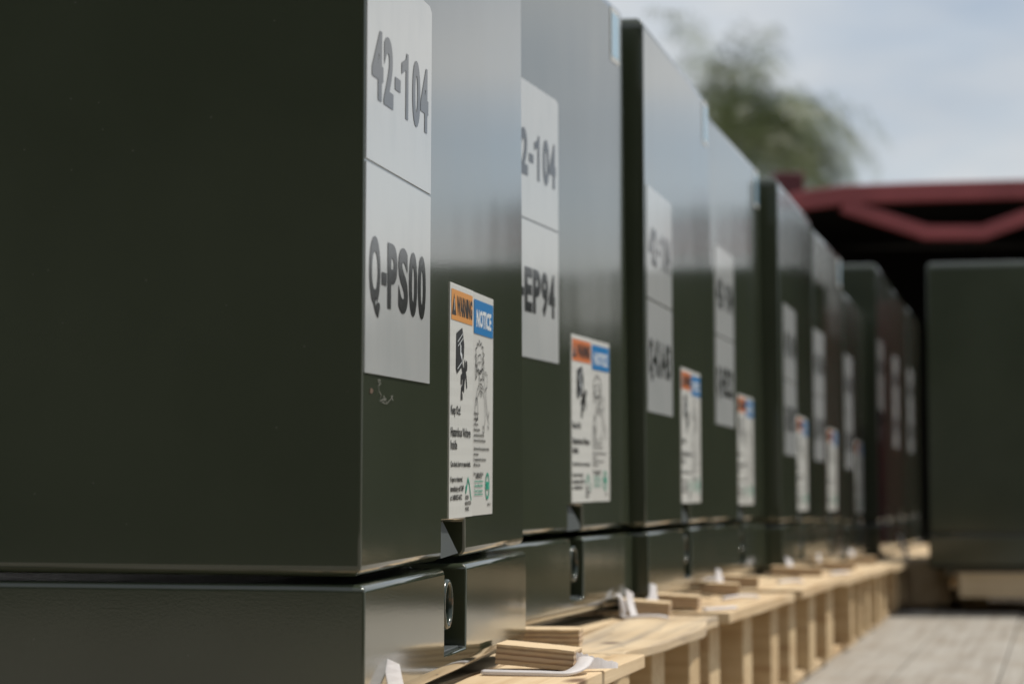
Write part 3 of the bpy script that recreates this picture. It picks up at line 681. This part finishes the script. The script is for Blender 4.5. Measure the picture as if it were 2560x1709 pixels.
def tab(x, y, z, h, w, lean, label, curl=0.3, bx=0.010):
    """upright folded end of a plastic strap"""
    n = 8; vs = []; fs = []; th = 0.0016
    for i in range(n + 1):
        t = i / n; ww = w * (0.96 + 0.12 * t); cx = lean * t * t; yy = bx * math.sin(t * 2.0) * curl
        top = 0.008 * t * t
        for s, e in ((-1, 0), (1, 0), (1, 1), (-1, 1)):
            bow = 0.0
            qx, qy = cx + s * ww / 2, yy + e * th + .55 * h * t
            vs.append((x + qx * .88 - qy * .47, y + qx * .47 + qy * .88 + .004, CAMZ + z + h * t - (top if s > 0 else 0)))
        # centre line bows forward
    for i in range(n):
        for q in range(4): fs.append((i * 4 + q, i * 4 + (q + 1) % 4, i * 4 + 4 + (q + 1) % 4, i * 4 + 4 + q))
    fs.append((3, 2, 1, 0)); fs.append(tuple(n * 4 + q for q in range(4)))
    me = MB().add(vs, fs).mesh('strap_end')
    bm = bmesh.new(); bm.from_mesh(me); bmesh.ops.recalc_face_normals(bm, faces=bm.faces); bm.to_mesh(me); bm.free()
    o = link('strap_end', me, WHITEP); tag(o, label, 'strap', 'white strapping on the pallets'); return o
tab(-0.0985, 2.395, -0.213, 0.066, 0.0165, 0.002, 'white strap end standing up at the foot of the Q-PS00 cabinet')
strap([(0.128, 4.17, -0.146), (0.145, 4.18, -0.144), (0.160, 4.19, -0.152)], .004, .0015, 'thin white strap curl above the cord at the second pallet')
tab(0.200, 4.19, -0.192, 0.046, 0.013, 0.008, 'white strap end standing above the looped cord', 0.6)
tab(0.243, 4.35, -0.190, 0.052, 0.022, 0.008, 'broad white strap end standing at the near corner of the third cabinet')
tab(0.445, 5.43, -0.190, 0.048, 0.018, 0.003, 'white strap end standing at the near corner of the fourth cabinet')
tab(0.710, 6.46, -0.200, 0.055, 0.018, 0.004, 'white strap end standing at the near corner of the fifth cabinet')
tab(0.912, 7.55, -0.212, 0.058, 0.018, 0.004, 'white strap end standing at the near corner of the sixth cabinet')
tab(1.155, 8.63, -0.226, 0.060, 0.020, 0.004, 'white strap end standing at the near corner of the lower cabinet')
tab(1.49, 9.66, -0.229, 0.095, 0.022, 0.004, 'pale strap end standing left of the separate cabinet')

# fallen leaf on the nearest pallet
vs = [(0, 0, 0), (.006, .004, .0022), (.012, .003, .0008), (.018, .004, .0024), (.0235, .001, .001), (.018, -.005, .0004), (.011, -.0055, .002), (.005, -.004, .0003)]
lf = link('dry_leaf', MB().add(vs + [(v[0], v[1], v[2] - .0004) for v in vs], [tuple(range(7, -1, -1)), tuple(range(8, 16))] + [(i, (i + 1) % 8, (i + 1) % 8 + 8, i + 8) for i in range(8)]).mesh('dry_leaf'), LEAFM)
lf.location = (-0.010, 2.80, CAMZ - 0.2035); tag(lf, 'curled dry yellow leaf on the nearest pallet at the bottom edge', 'leaf')

# ------------------------------------------------------------------ red steel canopy
can = bpy.data.objects.new('steel_canopy', None); COL.objects.link(can); can.location = (4.4, 20, 0)
tag(can, 'low red steel canopy with a zigzag truss and shade-black underside behind the cabinets', 'canopy')
cp = lambda x, y, z: (x - 4.4, y - 20, z)
def bar(path, t, d, name, m, y=20.0):
    mb = MB(); n = len(path)
    vs = []
    for i, (x, z) in enumerate(path):
        a0 = Vector(path[max(i - 1, 0)]); b0 = Vector(path[min(i + 1, n - 1)]); dd = (b0 - a0).normalized(); nn = Vector((-dd.y, dd.x)) * t / 2
        vs += [cp(x - nn.x, y, z + CAMZ - nn.y), cp(x - nn.x, y + d, z + CAMZ - nn.y), cp(x + nn.x, y + d, z + CAMZ + nn.y), cp(x + nn.x, y, z + CAMZ + nn.y)]
    fs = []
    for i in range(n - 1):
        for q in range(4): fs.append((i * 4 + q, i * 4 + 4 + q, i * 4 + 4 + (q + 1) % 4, i * 4 + (q + 1) % 4))
    fs += [(0, 1, 2, 3), tuple((n - 1) * 4 + q for q in (3, 2, 1, 0))]
    me = mb.add(vs, fs).mesh(name); bm = bmesh.new(); bm.from_mesh(me); bmesh.ops.recalc_face_normals(bm, faces=bm.faces); bm.to_mesh(me); bm.free()
    bevel(me, 0.012, 2, 0.5); return link(name, me, m, can)
top = [(1.55, 1.79), (1.80, 2.10), (2.02, 2.25), (2.26, 2.335), (2.62, 2.385), (3.2, 2.405), (4.0, 2.425), (4.6, 2.43), (4.9, 2.42)]
bar(top, 0.15, 0.12, 'roof_edge', REDM)
bar([(2.60, 2.30), (3.26, 2.085), (3.70, 2.085), (4.30, 2.30)], 0.115, 0.08, 'truss', REDM)
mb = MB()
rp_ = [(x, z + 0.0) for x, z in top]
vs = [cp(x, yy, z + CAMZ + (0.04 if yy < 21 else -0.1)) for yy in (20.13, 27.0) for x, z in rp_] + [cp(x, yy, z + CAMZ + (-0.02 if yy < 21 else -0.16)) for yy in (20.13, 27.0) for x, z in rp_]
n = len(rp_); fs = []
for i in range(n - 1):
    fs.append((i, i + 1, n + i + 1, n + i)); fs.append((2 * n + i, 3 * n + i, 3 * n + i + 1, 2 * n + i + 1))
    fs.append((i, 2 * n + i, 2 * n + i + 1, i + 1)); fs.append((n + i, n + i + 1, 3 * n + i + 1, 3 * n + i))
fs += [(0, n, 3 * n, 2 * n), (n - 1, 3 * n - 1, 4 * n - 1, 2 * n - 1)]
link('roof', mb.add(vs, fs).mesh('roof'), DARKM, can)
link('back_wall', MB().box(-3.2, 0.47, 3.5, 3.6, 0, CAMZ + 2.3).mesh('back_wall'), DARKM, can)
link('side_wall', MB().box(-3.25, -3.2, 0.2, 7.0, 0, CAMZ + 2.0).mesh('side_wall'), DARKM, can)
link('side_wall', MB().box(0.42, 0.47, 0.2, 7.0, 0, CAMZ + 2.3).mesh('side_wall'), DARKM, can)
for x in (1.42, 4.78): link('post', boxmesh('post', x - 4.4, x - 4.4 + .12, 0.01, .12, 0, CAMZ + (1.72 if x < 2 else 2.31), .01), DARKM, can)
link('vent_box', boxmesh('vent_box', 2.12 - 4.4, 2.37 - 4.4, 0.6, 0.9, CAMZ + 2.2, CAMZ + 2.64, .01), DARKR, can)

# red posts standing under the canopy, mirrored in the far cabinet fronts
for i, (x, y, h) in enumerate(((4.62, 19.2, CAMZ + 1.45), (4.02, 19.2, CAMZ + 1.50))):
    o = link('steel_post', boxmesh('steel_post', -.022, .022, -.02, .02, 0, h, .004), REDM); o.location = (x, y, 0)
    tag(o, 'red steel post under the canopy, mirrored in the far cabinet fronts', 'post', 'red posts under the canopy')

# ------------------------------------------------------------------ palms
def palm(x, y, zc, label, seed=1, R=2.7, nf=30, lean=0.3):
    rr = random.Random(seed)
    r = bpy.data.objects.new('palm_tree', None); COL.objects.link(r); r.location = (x, y, 0); tag(r, label, 'palm tree', 'palms behind the canopy')
    n = 14; pts = [(0.25 * math.sin(i / n * 1.5) - 0.25 * math.sin(1.5), 0, zc * i / n) for i in range(n + 1)]
    mb = MB(); k = 10
    for i, p in enumerate(pts):
        rad_ = 0.20 - 0.06 * i / n + 0.012 * (i % 2)
        mb.v += [(p[0] + rad_ * math.cos(2 * PI * q / k), p[1] + rad_ * math.sin(2 * PI * q / k), p[2]) for q in range(k)]
    for i in range(n):
        for q in range(k): mb.f.append((i * k + q, i * k + (q + 1) % k, (i + 1) * k + (q + 1) % k, (i + 1) * k + q))
    link('trunk', smooth(mb.mesh('trunk')), BARK, r)
    c = MB()
    for f in range(nf):
        az = 2 * PI * f / nf + rr.uniform(-.2, .2); el = rr.choice((66, 58, 50, 42, 30, 16, 0)) * PI / 180 + rr.uniform(-.12, .12)
        Lf = R * rr.uniform(.8, 1.2); dr = -rr.uniform(.09, .15)
        p = Vector((0, 0, zc)); d = Vector((math.cos(az) * math.cos(el), math.sin(az) * math.cos(el), math.sin(el)))
        d = (d + Vector((lean, 0, 0))).normalized(); st = 30; prev = p.copy()
        side = d.cross(Vector((0, 0, 1))); side = side.normalized() if side.length > 1e-3 else Vector((1, 0, 0))
        for s in range(st):
            t = (s + 1) / st; d = (d + Vector((lean * .012, 0, dr * (0.35 + t)))).normalized(); q = prev + d * Lf / st
            up = side.cross(d).normalized(); w = 0.010 * (1 - t) + 0.003
            o = len(c.v); c.v += [tuple(prev - side * w), tuple(prev + side * w), tuple(q + side * w), tuple(q - side * w)]; c.f.append((o, o + 1, o + 2, o + 3))
            if t > 0.08:
                ll = 1.0 * math.sin(PI * min(1, .16 + t * .84)) ** .6 + .08
                for sg in (-1, 1):
                    for m2 in range(1):
                        a_ = rr.uniform(.5, 1.5); pp = prev.lerp(q, m2 * .5 + rr.uniform(0, .3))
                        dl = (side * sg * a_ + d * .65 + up * rr.uniform(-.1, .35)).normalized()
                        m1 = pp + dl * ll * .5; m3 = m1 + (dl * .6 + Vector((0.05, 0, -0.95))).normalized() * ll * .6 * rr.uniform(.8, 1.1)
                        ww = d * .0075
                        o = len(c.v); c.v += [tuple(pp - ww), tuple(pp + ww), tuple(m1 + ww * 1.2), tuple(m1 - ww * 1.2), tuple(m3)]
                        c.f += [(o, o + 1, o + 2, o + 3), (o + 3, o + 2, o + 4)]
            prev = q
    link('crown', c.mesh('crown'), FROND, r)
palm(4.25, 50, CAMZ + 6.9, 'feathery palm with drooping fronds rising behind the red canopy', 11, 3.35, 112, 0.40)

# ------------------------------------------------------------------ dark hall far to the right, mirrored low in the paint
hall = bpy.data.objects.new('warehouse', None); COL.objects.link(hall); hall.location = (20.5, 44, 0)
tag(hall, 'long low dark warehouse far right, outside the photograph', 'building')
link('wall', MB().box(-8, 16, 0, 10, 0, 4.6).mesh('wall'), mat('dark_cladding', (0.04, 0.045, 0.04), 0.7)[0], hall)
link('roof', MB().add([(-8.3, -.3, 4.6), (16.3, -.3, 4.6), (16.3, 10.3, 4.6), (-8.3, 10.3, 4.6), (-8.3, 5, 5.4), (16.3, 5, 5.4)], [(0, 1, 5, 4), (3, 4, 5, 2), (0, 4, 3), (1, 2, 5), (0, 3, 2, 1)]).mesh('roof'), mat('dark_roof', (0.06, 0.06, 0.06), 0.7)[0], hall)

backdrop = bpy.data.objects.new('dark_backdrop', None); COL.objects.link(backdrop); backdrop.location = (-2, -7.2, 0)  # unseen block added behind the camera to darken the cabinet sides
tag(backdrop, 'added dark shed behind the photographer, mirrored in the dark cabinet sides', 'building')
SHW = mat('backdrop_dark', (0.06, 0.06, 0.05), 0.8)[0]
link('wall', MB().box(-42, 22, 0, 4, 0, 4.2).mesh('wall'), SHW, backdrop)
link('roof', MB().box(-42.3, 22.3, -.3, 4.3, 4.2, 4.4).mesh('roof'), SHW, backdrop)

# steel lift mast right of the canopy, mirrored as a dark upright in the cabinet fronts
mast = bpy.data.objects.new('lift_mast', None); COL.objects.link(mast); mast.location = (5.33, 20.2, 0)
tag(mast, 'dark steel lift mast with red head, mirrored as a dark upright in the cabinet fronts', 'lift mast')
MST = mat('mast_steel', (0.02, 0.025, 0.03), 0.5)[0]
for x in (-.15, .07): link('upright', boxmesh('upright', x, x + .08, 0, .12, 0, CAMZ + 2.42, .008), MST, mast)
for z in (1.0, 1.9, 2.8, 3.6): link('crossbar', boxmesh('crossbar', -.072, .072, .02, .08, z, z + .5, .008), MST, mast)
link('head', boxmesh('head', -.02, .19, -.02, .14, CAMZ + 2.0, CAMZ + 2.30, .01), REDM, mast)
